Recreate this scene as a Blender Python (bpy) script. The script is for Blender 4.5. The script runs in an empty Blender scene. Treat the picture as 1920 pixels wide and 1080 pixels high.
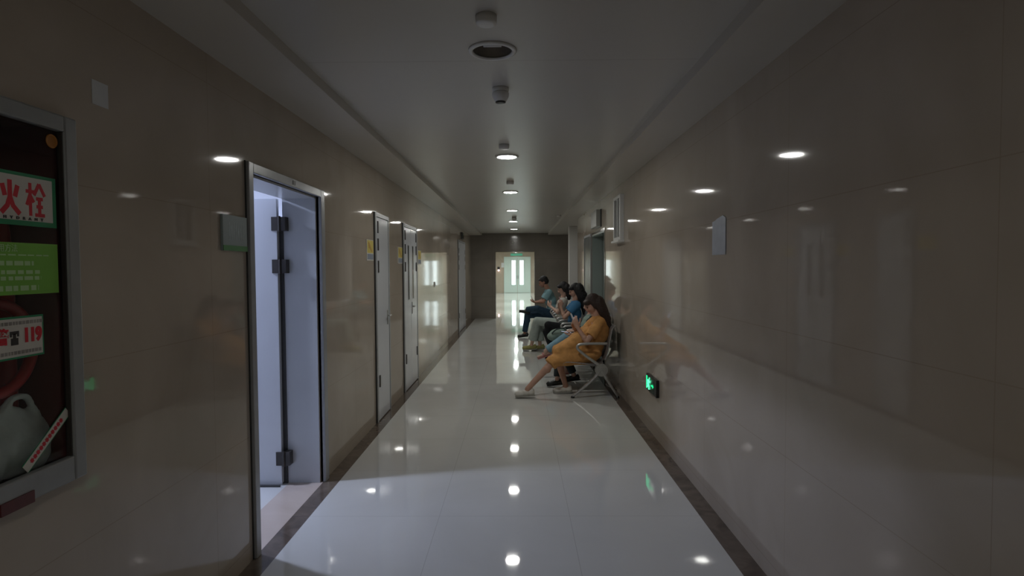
import bpy, bmesh, math, random
from mathutils import Vector, Matrix, Euler
random.seed(4)
V = Vector
S = bpy.context.scene
COL = S.collection

# ------------------------------------------------------------------ camera
cam = bpy.data.cameras.new('camera'); cam.sensor_width = 36; cam.lens = 36*1080/1920
cam.clip_start = 0.05; cam.clip_end = 120
camo = bpy.data.objects.new('camera', cam); COL.objects.link(camo); S.camera = camo
camo.matrix_world = (Matrix.Translation((0, 0, 1.6)) @ Matrix.Rotation(math.atan(11/1080), 4, 'Z')
                     @ Matrix.Rotation(math.pi/2-math.atan(38/1080), 4, 'X') @ Matrix.Rotation(-math.radians(.35), 4, 'Z'))
# ------------------------------------------------------------------ world + exposure
W = bpy.data.worlds.new('world'); S.world = W; W.use_nodes = True
W.node_tree.nodes['Background'].inputs[0].default_value = (.5, .55, .6, 1)
W.node_tree.nodes['Background'].inputs[1].default_value = 0.0
S.view_settings.view_transform = 'Standard'; S.view_settings.look = 'None'
S.view_settings.gamma = 1; S.view_settings.use_curve_mapping = False
S.view_settings.exposure = 0.1
LAMP = 125.0        # radiance of the corridor downlights
ROOM = 600.0          # radiance of the side room's round ceiling lamp
HALL = 900.0        # downlights of the far hall

# ------------------------------------------------------------------ materials
def mat(name, col, rough=.5, metal=0, spec=.5, emit=None, es=0, trans=0, noise=None, bump=0, coat=0, alpha=1, ior=1.5):
    m = bpy.data.materials.new(name); m.use_nodes = True
    nt = m.node_tree; b = nt.nodes['Principled BSDF']
    b.inputs['Base Color'].default_value = (*col, 1); b.inputs['Roughness'].default_value = rough
    b.inputs['Metallic'].default_value = metal; b.inputs['Specular IOR Level'].default_value = spec
    b.inputs['Transmission Weight'].default_value = trans; b.inputs['Coat Weight'].default_value = coat
    b.inputs['Alpha'].default_value = alpha; b.inputs['IOR'].default_value = ior
    if emit: b.inputs['Emission Color'].default_value = (*emit, 1); b.inputs['Emission Strength'].default_value = es
    tc = nt.nodes.new('ShaderNodeTexCoord')
    if noise:   # (scale, amount)
        n = nt.nodes.new('ShaderNodeTexNoise'); n.inputs['Scale'].default_value = noise[0]; n.inputs['Detail'].default_value = 5
        nt.links.new(tc.outputs['Object'], n.inputs['Vector'])
        r = nt.nodes.new('ShaderNodeValToRGB')
        a = noise[1]
        r.color_ramp.elements[0].position = .3; r.color_ramp.elements[1].position = .7
        r.color_ramp.elements[0].color = (*[c*(1-a) for c in col], 1); r.color_ramp.elements[1].color = (*[min(1, c*(1+a)) for c in col], 1)
        nt.links.new(n.outputs['Fac'], r.inputs['Fac']); nt.links.new(r.outputs['Color'], b.inputs['Base Color'])
        if bump:
            bp = nt.nodes.new('ShaderNodeBump'); bp.inputs['Strength'].default_value = bump; bp.inputs['Distance'].default_value = .01
            nt.links.new(n.outputs['Fac'], bp.inputs['Height']); nt.links.new(bp.outputs['Normal'], b.inputs['Normal'])
    return m

def tiled(name, col, vein, rough, joints, joint_col, nscale=1.3, spec=.5, jw=.003):
    """polished tile: cloudy marbling and thin joints; joints = list of (axis, pitch, offset)"""
    m = bpy.data.materials.new(name); m.use_nodes = True; nt = m.node_tree; N = nt.nodes; L = nt.links
    b = N['Principled BSDF']; b.inputs['Roughness'].default_value = rough; b.inputs['Specular IOR Level'].default_value = spec
    g = N.new('ShaderNodeNewGeometry')
    n = N.new('ShaderNodeTexNoise'); n.inputs['Scale'].default_value = nscale; n.inputs['Detail'].default_value = 7; n.inputs['Distortion'].default_value = 1.2
    L.new(g.outputs['Position'], n.inputs['Vector'])
    r = N.new('ShaderNodeValToRGB'); r.color_ramp.elements[0].position = .3; r.color_ramp.elements[1].position = .72
    r.color_ramp.elements[0].color = (*vein, 1); r.color_ramp.elements[1].color = (*col, 1)
    L.new(n.outputs['Fac'], r.inputs['Fac'])
    sp = N.new('ShaderNodeSeparateXYZ'); L.new(g.outputs['Position'], sp.inputs[0])
    last = None
    for ax, pitch, off in joints:
        a = N.new('ShaderNodeMath'); a.operation = 'ADD'; a.inputs[1].default_value = -off+pitch/2+50*pitch
        L.new(sp.outputs[ax], a.inputs[0])
        f = N.new('ShaderNodeMath'); f.operation = 'PINGPONG'; f.inputs[1].default_value = pitch/2
        L.new(a.outputs[0], f.inputs[0])      # equals pitch/2 on the joint
        c = N.new('ShaderNodeMath'); c.operation = 'GREATER_THAN'; c.inputs[1].default_value = pitch/2-jw/2
        L.new(f.outputs[0], c.inputs[0])
        if last is None: last = c
        else:
            mx = N.new('ShaderNodeMath'); mx.operation = 'MAXIMUM'; L.new(last.outputs[0], mx.inputs[0]); L.new(c.outputs[0], mx.inputs[1]); last = mx
    if last is not None:
        mix = N.new('ShaderNodeMix'); mix.data_type = 'RGBA'; L.new(last.outputs[0], mix.inputs['Factor'])
        L.new(r.outputs['Color'], mix.inputs['A']); mix.inputs['B'].default_value = (*joint_col, 1)
        L.new(mix.outputs['Result'], b.inputs['Base Color'])
    else: L.new(r.outputs['Color'], b.inputs['Base Color'])
    return m

M = {}
M['wall'] = tiled('polished_beige_tile', (.48, .415, .345), (.41, .35, .285), .045, [('Z', .6, 1.285), ('Y', 1.2, .35)], (.36, .30, .24), 1.2, .55, .003)
M['floor'] = tiled('polished_white_tile', (.66, .66, .64), (.60, .60, .575), .035, [('X', .84, -.515), ('Y', .84, .3)], (.46, .45, .43), .9, .6, .003)
M['strip'] = tiled('brown_marble', (.17, .135, .11), (.09, .07, .058), .07, [('Y', .84, .3)], (.05, .04, .035), 7, .5)
M['thresh'] = tiled('threshold_tile', (.62, .53, .47), (.52, .43, .37), .12, [], None, 2)
M['ceil'] = tiled('ceiling_panel', (.56, .54, .50), (.53, .51, .47), .3, [('Y', 4.57, 3.06)], (.45, .42, .39), .6, .35, .008)
M['band'] = mat('ceiling_band', (.54, .51, .46), .35, noise=(1, .04))
M['endwall'] = tiled('brown_wall_tile', (.25, .225, .195), (.20, .18, .155), .1, [('Z', .6, 1.285), ('X', .8, 0)], (.12, .1, .08), 1.2)
M['roomwall'] = mat('white_paint', (.72, .73, .76), .6, noise=(2, .03))
M['white'] = mat('white_plastic', (.72, .72, .70), .35, noise=(20, .02))
M['door'] = mat('white_lacquer', (.66, .68, .72), .13, noise=(3, .02))
M['reveal'] = mat('reveal_lacquer', (.55, .57, .60), .28, noise=(3, .03))
M['frame'] = mat('grey_frame', (.36, .37, .38), .25, noise=(8, .05))
M['framedk'] = mat('dark_gasket_and_gap', (.05, .05, .05), .6, noise=(20, .1))
M['hinge'] = mat('hinge_steel', (.040, .034, .030), .4, metal=.0, noise=(30, .1))
M['steel'] = mat('brushed_steel', (.50, .50, .49), .42, metal=.85, noise=(25, .1))
M['seat'] = mat('perforated_steel', (.42, .42, .43), .4, metal=.5, noise=(90, .3))
M['black'] = mat('black_plastic', (.012, .012, .013), .35, noise=(20, .1))
M['glassdk'] = mat('dark_glass', (.02, .025, .025), .04, noise=(3, .1))
M['green_door'] = mat('grey_green_lacquer', (.30, .35, .33), .2, noise=(2, .04))
M['darkpanel'] = mat('dark_grey_panel', (.11, .12, .11), .25, noise=(3, .1))
M['lamp'] = mat('lit_diffuser', (.9, .9, .9), .5, emit=(1.0, 1.0, .95), es=LAMP)
M['halllamp'] = mat('hall_lit_diffuser', (.9, .9, .9), .5, emit=(.90, 1.0, .95), es=HALL)
M['panel'] = mat('lit_ceiling_panel', (.9, .9, .9), .5, emit=(.62, .71, 1.0), es=ROOM)
M['daylight'] = mat('bright_door_pane', (.8, .9, .9), .3, emit=(.80, .96, 1.0), es=4)
M['exitgreen'] = mat('lit_green_symbol', (.02, .5, .2), .4, emit=(.01, .85, .28), es=1.4)
M['exitpale'] = mat('lit_pale_symbol', (.2, .8, .5), .4, emit=(.12, 1.0, .50), es=1.2)
M['exitback'] = mat('dark_green_backplate', (.003, .03, .015), .2, noise=(20, .1))
M['paper'] = mat('white_paper', (.62, .64, .66), .6, noise=(6, .04))
M['paperb'] = mat('bluish_paper', (.45, .48, .52), .45, noise=(14, .1))
M['plaque'] = mat('grey_blue_plaque', (.33, .40, .41), .3, noise=(5, .05))
M['green'] = mat('green_print', (.06, .26, .07), .4, noise=(10, .08))
M['yellow'] = mat('yellow_print', (.62, .50, .08), .4, noise=(10, .08))
M['orange'] = mat('orange_print', (.50, .28, .04), .4, noise=(10, .08))
M['slate'] = mat('slate_blue_print', (.22, .25, .32), .4, noise=(10, .08))
M['signwhite'] = mat('sign_cream', (.62, .60, .55), .35, noise=(10, .04))
M['signgreen'] = mat('sign_green_edge', (.01, .24, .10), .35, noise=(10, .06))
M['signlime'] = mat('sign_lime', (.20, .50, .06), .4, noise=(4, .12))
M['signlimelt'] = mat('sign_pale_lime_letters', (.45, .68, .34), .4, noise=(10, .05))
M['red'] = mat('red_print', (.60, .012, .03), .4, noise=(10, .08))
M['ink'] = mat('black_print', (.03, .025, .025), .4, noise=(10, .08))
M['cabframe'] = mat('aluminium_frame', (.30, .31, .31), .38, metal=.35, noise=(12, .06))
M['cabin'] = mat('dark_red_cabinet_inside', (.10, .022, .024), .6, noise=(4, .3))
M['hosered'] = mat('red_painted_steel', (.42, .02, .02), .35, noise=(8, .1))
M['brass'] = mat('dull_orange_emblem', (.42, .17, .03), .4, noise=(30, .1))
M['bag'] = mat('white_plastic_bag', (.52, .60, .58), .35, noise=(9, .22), bump=.9)
M['hose'] = mat('canvas_hose', (.45, .47, .45), .8, noise=(60, .15), bump=.4)
M['skin'] = mat('skin', (.50, .29, .21), .5, noise=(12, .06))
M['skinp'] = mat('pale_skin', (.58, .37, .29), .5, noise=(12, .06))
M['skind'] = mat('tanned_skin', (.38, .20, .14), .5, noise=(12, .06))
M['lip'] = mat('lips', (.42, .13, .11), .5, noise=(20, .05))
M['eye'] = mat('dark_eyes', (.03, .02, .015), .15, noise=(20, .05))
M['hairb'] = mat('brown_hair', (.030, .016, .011), .65, noise=(60, .5), bump=.6)
M['hairk'] = mat('black_hair', (.010, .009, .010), .65, noise=(60, .5), bump=.6)
def cloth(n, c, a=.08): return mat(n, c, .85, spec=.2, noise=(16, a), bump=.35)
M['dress'] = cloth('amber_cloth', (.60, .31, .11), .16)
M['blue'] = cloth('blue_cotton', (.06, .19, .36)); M['blk'] = cloth('black_cotton', (.014, .015, .018))
M['jean'] = cloth('light_denim', (.24, .40, .50), .12); M['navy'] = cloth('dark_denim', (.03, .06, .10), .2)
M['sage'] = cloth('sage_cloth', (.24, .31, .27)); M['pgrey'] = cloth('pale_grey_linen', (.40, .46, .43))
M['lblue'] = cloth('light_blue_shirt', (.24, .41, .46)); M['cream'] = cloth('cream_shirt', (.44, .42, .38))
M['dgrey'] = cloth('charcoal_cloth', (.03, .04, .045)); M['khaki'] = cloth('khaki_canvas', (.34, .32, .13))
M['shoe'] = mat('white_canvas', (.62, .60, .55), .6, noise=(20, .04)); M['sole'] = mat('rubber_sole', (.35, .34, .31), .6, noise=(20, .05))
M['pink'] = mat('pink_sandal', (.52, .22, .22), .5, noise=(20, .05)); M['bshoe'] = mat('black_shoe', (.010, .013, .013), .4, noise=(20, .05))
M['case'] = mat('phone_case_silver', (.60, .60, .62), .25, noise=(20, .03)); M['redcase'] = mat('phone_case_red', (.35, .01, .02), .3, noise=(20, .05))
M['screen'] = mat('lit_phone_screen', (.1, .1, .12), .1, emit=(.7, .8, 1), es=.5)
M['redlamp'] = mat('red_white_indicator', (.8, .7, .7), .3, emit=(1, .72, .70), es=6)
M['clear'] = mat('clear_glass', (.95, .97, .96), .02, trans=1, ior=1.22)
M['tglass'] = mat('green_tinted_glass', (.60, .72, .69), .08, noise=(1, .03))

# ------------------------------------------------------------------ helpers
def bx(bm, x0, x1, y0, y1, z0, z1):
    v = [bm.verts.new(p) for p in ((x0, y0, z0), (x1, y0, z0), (x1, y1, z0), (x0, y1, z0), (x0, y0, z1), (x1, y0, z1), (x1, y1, z1), (x0, y1, z1))]
    for f in ((0, 3, 2, 1), (4, 5, 6, 7), (0, 1, 5, 4), (1, 2, 6, 5), (2, 3, 7, 6), (3, 0, 4, 7)): bm.faces.new([v[i] for i in f])
def box(*a):
    bm = bmesh.new(); bx(bm, *a); return bm
def boxes(*L):
    bm = bmesh.new()
    for a in L: bx(bm, *a)
    return bm
def frame_of(d):
    d = d.normalized(); u = V((0, 0, 1)) if abs(d.z) < .95 else V((1, 0, 0))
    a = d.cross(u).normalized(); return a, d.cross(a).normalized()
def tube(bm, pts, r, seg=10, ry=None, up=None):
    pts = [V(p) for p in pts]; rs = r if isinstance(r, (list, tuple)) else [r]*len(pts)
    rings = []; a0 = None
    for i, p in enumerate(pts):
        d = (pts[min(i+1, len(pts)-1)]-pts[max(i-1, 0)]).normalized()
        if a0 is None: a, b = frame_of(d) if up is None else (V(up), d.cross(V(up)).normalized())
        else:
            a = (a0-d*a0.dot(d)).normalized(); b = d.cross(a).normalized()
        a0 = a
        k = 1 if ry is None else ry
        rings.append([bm.verts.new(p+a*math.cos(t)*rs[i]+b*math.sin(t)*rs[i]*k) for t in [2*math.pi*j/seg for j in range(seg)]])
    for A, B in zip(rings, rings[1:]):
        for j in range(seg): bm.faces.new((A[j], A[(j+1) % seg], B[(j+1) % seg], B[j]))
    bm.faces.new(rings[0][::-1]); bm.faces.new(rings[-1])
def smooth_path(pts, n=6):
    pts = [V(p) for p in pts]; P = [pts[0]]+pts+[pts[-1]]; out = []
    for i in range(len(pts)-1):
        a, b, c, d = P[i:i+4]
        for k in range(n):
            t = k/n
            out.append(.5*((2*b)+(c-a)*t+(2*a-5*b+4*c-d)*t*t+(-a+3*b-3*c+d)*t**3))
    return out+[pts[-1]]
def lathe(bm, c, prof, seg=32, axis='Z'):
    rings = []
    for r, z in prof:
        rings.append([bm.verts.new(V(c)+V((r*math.cos(t), r*math.sin(t), z))) for t in [2*math.pi*j/seg for j in range(seg)]])
    for A, B in zip(rings, rings[1:]):
        for j in range(seg): bm.faces.new((A[j], A[(j+1) % seg], B[(j+1) % seg], B[j]))
    bm.faces.new(rings[0][::-1]); bm.faces.new(rings[-1])
def ball(bm, c, r, rot=None, seg=16):
    r = (r, r, r) if isinstance(r, (int, float)) else r
    m = Matrix.Translation(V(c)) @ (rot.to_4x4() if rot else Matrix()) @ Matrix.Diagonal((*r, 1))
    bmesh.ops.create_uvsphere(bm, u_segments=seg, v_segments=max(8, seg//2+2), radius=1, matrix=m)
def cone(bm, p0, r0, p1, r1, seg=16, k=1, up=None):
    tube(bm, [p0, p1], [r0, r1], seg, k, up)
def cap(bm, p0, r0, p1, r1, seg=14):
    ball(bm, p0, r0, seg=seg); ball(bm, p1, r1, seg=seg); cone(bm, p0, r0, p1, r1, seg)

def obj(name, bm, m, parent=None, kind=None, bevel=0, smooth=False, remesh=0, sm=0, origin=None):
    bmesh.ops.recalc_face_normals(bm, faces=bm.faces)
    off = V((0, 0, 0))
    if parent is not None:
        p = parent
        while p: off += p.location; p = p.parent
    elif origin is not None: off = V(origin)
    if off.length: bmesh.ops.translate(bm, verts=bm.verts, vec=-off)
    me = bpy.data.meshes.new(name); bm.to_mesh(me); bm.free()
    me.materials.append(M[m] if isinstance(m, str) else m)
    o = bpy.data.objects.new(name, me); COL.objects.link(o)
    if parent is not None: o.parent = parent
    elif origin is not None: o.location = off
    if smooth or remesh:
        for f in me.polygons: f.use_smooth = True
    if remesh:
        r = o.modifiers.new('remesh', 'REMESH'); r.mode = 'VOXEL'; r.voxel_size = remesh; r.use_smooth_shade = True
        if sm: s = o.modifiers.new('smooth', 'SMOOTH'); s.iterations = sm; s.factor = .5
    if bevel:
        b = o.modifiers.new('bevel', 'BEVEL'); b.width = bevel; b.segments = 2; b.limit_method = 'ANGLE'
    if kind: o['kind'] = kind
    return o
def struct(name, bm, m, **k): return obj(name, bm, m, kind='structure', **k)
def thing(name, label, cat, loc, group=None):
    o = bpy.data.objects.new(name, None); COL.objects.link(o); o.location = loc; o.empty_display_size = .1
    return tag(o, label, cat, group)
def tag(o, label, cat, group=None):
    o['label'] = label; o['category'] = cat
    if group: o['group'] = group
    return o
def children(o): return [c for c in COL.objects if c.parent == o]
def dup(root, loc, label=None):
    r = root.copy(); COL.objects.link(r); r.location = loc
    if label: r['label'] = label
    def rec(a, b):
        for ch in children(a):
            if ch == b: continue
            c = ch.copy(); COL.objects.link(c); c.parent = b; rec(ch, c)
    rec(root, r)
    return r
def text_mesh(name, s, m, parent, x, y, z, h, wide=1, ext=.0012, rot=0, bold=0):
    """raised lettering on the left wall, centred on (x, y, z), reading towards +Y; h = size"""
    cu = bpy.data.curves.new('txt', 'FONT'); cu.body = s; cu.size = h; cu.extrude = ext; cu.align_x = 'CENTER'; cu.align_y = 'CENTER'; cu.offset = bold
    t = bpy.data.objects.new('txt', cu); COL.objects.link(t)
    me = bpy.data.meshes.new_from_object(t.evaluated_get(bpy.context.evaluated_depsgraph_get()))
    bpy.data.objects.remove(t)
    off = V((0, 0, 0)); p = parent
    while p: off += p.location; p = p.parent
    Rm = Matrix(((0, 0, 1), (1, 0, 0), (0, 1, 0))).to_4x4()
    me.transform(Matrix.Translation(V((x, y, z))-off) @ Matrix.Rotation(rot, 4, 'X') @ Rm @ Matrix.Diagonal((wide, 1, 1, 1)))
    me.materials.clear(); me.materials.append(M[m])
    o = bpy.data.objects.new(name, me); COL.objects.link(o); o.parent = parent
    return o

# ================================================================== SETTING
XL, XR, ZC, ZR = -1.47, 1.28, 2.625, 2.685
YE = 18.15; YF = 36.75; YB = -5.5
T = .25
# door_1 opening on the left wall
D1a, D1b, D1t = 3.17, 4.26, 2.13
struct('floor', boxes((-1.355, 1.16, YB, 18.15, -.1, 0), (XR, 3.3, 12.33, YE, -.1, 0), (-1.47, 1.3, YE, YF, -.1, 0)), 'floor')
struct('trim_1', box(XL-.0, -1.355, YB, YE, -.1, 0), 'strip')
struct('trim_2', boxes((1.16, XR, YB, YE, -.1, 0)), 'strip')
struct('trim_3', box(XL-T, XL, D1a-.05, D1b, -.1, .0), 'thresh')
struct('wall_left', boxes((XL-T, XL, YB, 1.10, 0, 2.8), (XL-T, XL, 1.87, D1a, 0, 2.8), (XL-T, XL, 1.10, 1.87, 0, .95), (XL-T, XL, 1.10, 1.87, 2.07, 2.8), (XL-T, XL-.215, 1.10, 1.87, .95, 2.07),
             (XL-T, XL, D1b, YE, 0, 2.8), (XL-T, XL, D1a, D1b, D1t, 2.8)), 'wall')
# right wall with a door recess and an open bay
struct('wall_right', boxes((XR, XR+T, YB, 8.49, 0, 2.8), (XR+.22, XR+T, 8.49, 9.94, 0, 2.8), (XR, XR+.22, 8.49, 9.94, 2.14, 2.8), (XR, XR+T, 9.94, 12.33, 0, 2.8),
                           (XR+T, 3.3, 12.2, 12.33, 0, 2.8), (3.3, 3.4, 12.2, YE, 0, 2.8)), 'wall')
struct('wall_column', box(XR, XR+.26, 14.37, 14.60, 0, ZC), 'white', bevel=.004)
# end wall with an open passage
struct('wall_end', boxes((XL-T, -.70, YE, YE+.2, 0, 2.8), (.53, 3.4, YE, YE+.2, 0, 2.8), (-.70, .53, YE, YE+.2, 2.10, 2.8)), 'endwall')
struct('trim_4', boxes((-.745, -.70, YE-.012, YE+.21, 0, 2.145), (.53, .575, YE-.012, YE+.21, 0, 2.145), (-.70, .53, YE-.012, YE+.21, 2.10, 2.145)), 'endwall')
struct('wall_back', box(XL-T, XR+T, YB-.1, YB, 0, 2.8), 'wall')
# ceiling: raised centre panel between two lower side bands; a round hole for the unlit lamp
CX0, CX1 = -1.115, .955
bm = boxes((CX0, CX1, YB, 2.70, ZR, 2.8), (CX0, CX1, 3.12, YE, ZR, 2.8), (CX0, -.33, 2.70, 3.12, ZR, 2.8), (.09, CX1, 2.70, 3.12, ZR, 2.8))
seg = 48; ctr = V((-.12, 2.91, ZR)); inn = []; out = []
for j in range(seg):
    t = 2*math.pi*j/seg; c, s = math.cos(t), math.sin(t); k = .21/max(abs(c), abs(s))
    inn.append(bm.verts.new(ctr+V((c*.100, s*.100, 0)))); out.append(bm.verts.new(ctr+V((c*k, s*k, 0))))
for j in range(seg): bm.faces.new((inn[j], inn[(j+1) % seg], out[(j+1) % seg], out[j]))
struct('ceiling', bm, 'ceil')
struct('trim_5', box(XL, CX0, YB, YE, ZC, 2.8), 'band')
struct('trim_6', boxes((CX1, XR, YB, YE, ZC, 2.8), (XR, 3.3, 12.33, YE, ZC, 2.8)), 'band')
# far hall beyond the passage
struct('wall_hall_left', box(-1.6, -1.47, YE+.2, YF, 0, 2.8), 'wall')
struct('wall_hall_right', box(1.3, 1.42, YE+.2, YF, 0, 2.8), 'wall')
struct('wall_hall_end', box(-1.6, 1.42, YF, YF+.1, 0, 2.8), 'wall')
struct('ceiling_hall', box(-1.6, 1.42, YE+.2, YF, 2.66, 2.8), 'ceil')
# side room behind the open door
RX = -4.6
struct('wall_room_back', box(RX-.1, RX, .9, 5.6, 0, 2.9), 'roomwall')
struct('wall_room_far', box(RX, XL-T, 5.5, 5.6, 0, 2.9), 'roomwall')
struct('wall_room_near', box(RX, XL-T, .9, 1.0, 0, 2.9), 'roomwall')
struct('wall_room_side', boxes((XL-T-.02, XL-T, 1.0, D1a, 0, 2.85), (XL-T-.02, XL-T, D1b, 5.5, 0, 2.85), (XL-T-.02, XL-T, D1a, D1b, D1t, 2.85)), 'roomwall')
struct('ceiling_room', box(RX, XL-T, 1.0, 5.5, 2.66, 2.9), 'roomwall')
struct('floor_room', box(RX, XL-T, 1.0, 5.5, -.1, 0), 'floor')

# ------------------------------------------------------------------ door_1: frame, leaf, hinges
d1 = bpy.data.objects.new('door_1', None); COL.objects.link(d1); d1.location = (XL, 3.7, 0); d1['kind'] = 'structure'
fr = obj('door_frame', boxes((XL-.02, XL+.022, 3.115, D1a, 0, 2.185), (XL-.02, XL+.022, D1b, 4.335, 0, 2.185), (XL-.02, XL+.022, D1a, D1b, D1t, 2.185)), 'frame', d1, bevel=.004)
obj('gasket', boxes((XL-.01, XL+.006, 3.108, 3.115, 0, 2.188),), 'framedk', fr)
obj('reveal_panel', boxes((XL-T-.015, XL-.02, D1b-.012, D1b+.002, 0, D1t), (XL-T-.015, XL-.02, D1a-.002, D1a+.012, 0, D1t), (XL-T-.015, XL-.02, D1a, D1b, D1t-.012, D1t+.002)), 'reveal', d1)
obj('gap_shade_strip', box(XL-T-.052, XL-T-.008, D1b-.021, D1b+.01, .0, 1.98), 'framedk', d1)  # dark strip put in for the shade in the gap between leaf and jamb
obj('number_tag', box(XL+.022, XL+.025, 3.725, 3.765, 2.145, 2.172), 'ink', d1)
# leaf swung open into the room, hung on the far jamb
hx, hy = XL-T-.022, D1b-.045
lf = boxes((-.98, 0, -.022, .022, .012, 2.115))
bmesh.ops.transform(lf, matrix=Matrix.Translation((hx-.012, hy, 0)) @ Matrix.Rotation(math.radians(3), 4, 'Z'), verts=lf.verts)
leaf = obj('door_leaf', lf, 'door', d1, bevel=.003)
obj('floor_seal', boxes((hx-.95, hx-.015, hy-.06, hy-.04, .002, .014)), 'framedk', leaf)
for z in (.20, 1.62, 1.93):
    b = boxes((hx-.050, hx+.012, hy-.030, hy-.022, z-.05, z+.05), (hx+.010, hx+.052, hy-.030, hy+.035, z-.05, z+.05))
    cone(b, (hx+.010, hy-.032, z-.055), .009, (hx+.010, hy-.032, z+.055), .009)
    obj('hinge', b, 'hinge', d1)
obj('door_lever', boxes((hx-.92, hx-.80, hy-.09, hy-.075, 1.02, 1.04), (hx-.93, hx-.90, hy-.09, hy-.055, 1.0, 1.06)), 'steel', leaf, bevel=.003)

def flush_door(name, ya, yb, zt, leaves, hinges=(.42, 1.62, 1.85, 2.03), wall=XL, m='door', slots=False, frame=.045, handle=True):
    """closed door mounted flush in a side wall"""
    d = bpy.data.objects.new(name, None); COL.objects.link(d); d.location = (wall, (ya+yb)/2, 0); d['kind'] = 'structure'
    f = obj('door_frame', boxes((wall-.02, wall+.021, ya, ya+frame, 0, zt), (wall-.02, wall+.021, yb-frame, yb, 0, zt), (wall-.02, wall+.021, ya+frame, yb-frame, zt-frame, zt)), 'frame', d, bevel=.003)
    obj('gasket', boxes((wall-.01, wall+.012, ya-.006, ya, 0, zt+.003)), 'framedk', f)
    w = (yb-ya-2*frame)/leaves
    for i in range(leaves):
        a = ya+frame+.004+i*w; b = a+w-.008
        lf = obj('door_leaf', box(wall-.01, wall+.016, a, b, .012, zt-frame-.004), m, d, bevel=.002)
        hin = a+.055 if i == 0 else b-.055
        for z in hinges: obj('hinge', box(wall+.014, wall+.026, hin-.014, hin+.014, z-.062, z+.062), 'hinge', lf)
        if slots:
            sy = a+w*.60 if i == 0 else a+w*.30
            obj('vision_slot', box(wall+.010, wall+.0175, sy-.035, sy+.035, 1.19, 1.90), 'glassdk', lf)
            obj('slot_bead', boxes((wall+.014, wall+.020, sy-.045, sy-.035, 1.18, 1.91), (wall+.014, wall+.020, sy+.035, sy+.045, 1.18, 1.91), (wall+.014, wall+.020, sy-.035, sy+.035, 1.90, 1.91), (wall+.014, wall+.020, sy-.035, sy+.035, 1.18, 1.19)), 'frame', lf)
        if handle and (leaves == 1 or i == 1):
            hyy = b-.07 if leaves == 1 else a+.06
            hb = boxes((wall+.014, wall+.022, hyy-.02, hyy+.02, .98, 1.14)); cone(hb, (wall+.02, hyy, 1.08), .009, (wall+.055, hyy, 1.08), .009); cone(hb, (wall+.055, hyy+.01, 1.08), .009, (wall+.055, hyy-.09, 1.08), .008)
            obj('door_lever', hb, 'steel', lf)
    return d
flush_door('door_2', 5.885, 6.51, 2.18, 1)
flush_door('door_3', 7.33, 8.33, 2.18, 2, slots=True)
flush_door('door_4', 14.15, 15.95, 2.30, 2)
# right-hand recess door and the dark panel door after it
d5 = bpy.data.objects.new('door_5', None); COL.objects.link(d5); d5.location = (XR+.2, 9.2, 0); d5['kind'] = 'structure'
lf5 = obj('door_leaf', box(XR+.18, XR+.22, 8.53, 9.90, .01, 2.12), 'green_door', d5, bevel=.003)
obj('reveal_panel', boxes((XR+.0, XR+.18, 9.918, 9.94, 0, 2.14), (XR+.0, XR+.18, 8.49, 8.512, 0, 2.14), (XR+.0, XR+.18, 8.512, 9.918, 2.12, 2.14)), 'green_door', d5)
obj('door_frame', boxes((XR-.008, XR+.004, 8.45, 8.49, 0, 2.18), (XR-.008, XR+.004, 9.94, 9.98, 0, 2.18), (XR-.008, XR+.004, 8.49, 9.94, 2.14, 2.18)), 'endwall', d5, bevel=.003)
obj('door_lever', box(XR+.12, XR+.18, 9.7, 9.72, 1.02, 1.05), 'steel', lf5)
d6 = bpy.data.objects.new('door_6', None); COL.objects.link(d6); d6.location = (XR, 10.47, 0); d6['kind'] = 'structure'
lf6 = obj('door_leaf', box(XR-.014, XR+.006, 10.02, 10.92, .01, 2.14), 'darkpanel', d6, bevel=.003)
obj('door_frame', boxes((XR-.024, XR+.004, 9.985, 10.02, 0, 2.18), (XR-.024, XR+.004, 10.92, 10.96, 0, 2.18), (XR-.024, XR+.004, 10.02, 10.92, 2.14, 2.18)), 'frame', d6)

# small high window on the right wall
w1 = bpy.data.objects.new('window_1', None); COL.objects.link(w1); w1.location = (XR, 7.2, 1.91); w1['kind'] = 'structure'
obj('window_frame', boxes((XR-.05, XR+.002, 6.96, 7.01, 1.93, 2.48), (XR-.05, XR+.002, 7.39, 7.44, 1.93, 2.48), (XR-.05, XR+.002, 7.01, 7.39, 2.44, 2.48), (XR-.05, XR+.002, 7.01, 7.39, 1.93, 1.97), (XR-.045, XR+.002, 7.19, 7.215, 1.97, 2.44)), 'white', w1, bevel=.004)
obj('window_pane', box(XR-.022, XR-.012, 7.01, 7.39, 1.97, 2.44), 'glassdk', w1)
obj('window_sill', box(XR-.075, XR+.002, 6.94, 7.46, 1.905, 1.93), 'white', w1, bevel=.004)

# far hall double door with two lit panes
d7 = bpy.data.objects.new('door_7', None); COL.objects.link(d7); d7.location = (-.05, YF, 0); d7['kind'] = 'structure'
fx0, fx1 = -.80, .74
obj('door_frame', boxes((fx0-.08, fx0, YF-.05, YF+.01, 0, 2.30), (fx1, fx1+.08, YF-.05, YF+.01, 0, 2.30), (fx0, fx1, YF-.05, YF+.01, 2.22, 2.30)), 'tglass', d7)
for a, b in ((fx0, -.04), (-.02, fx1)):
    l7 = obj('door_leaf', box(a, b, YF-.035, YF-.002, .01, 2.22), 'tglass', d7)
    px = -.26 if a < -.5 else .25
    obj('door_pane', box(px-.115, px+.115, YF-.042, YF-.034, .52, 2.06), 'daylight', l7)
    obj('door_handle', boxes((-.06 if a < -.5 else .01, -.045 if a < -.5 else .025, YF-.08, YF-.035, .9, 1.1)), 'black', l7)

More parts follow.
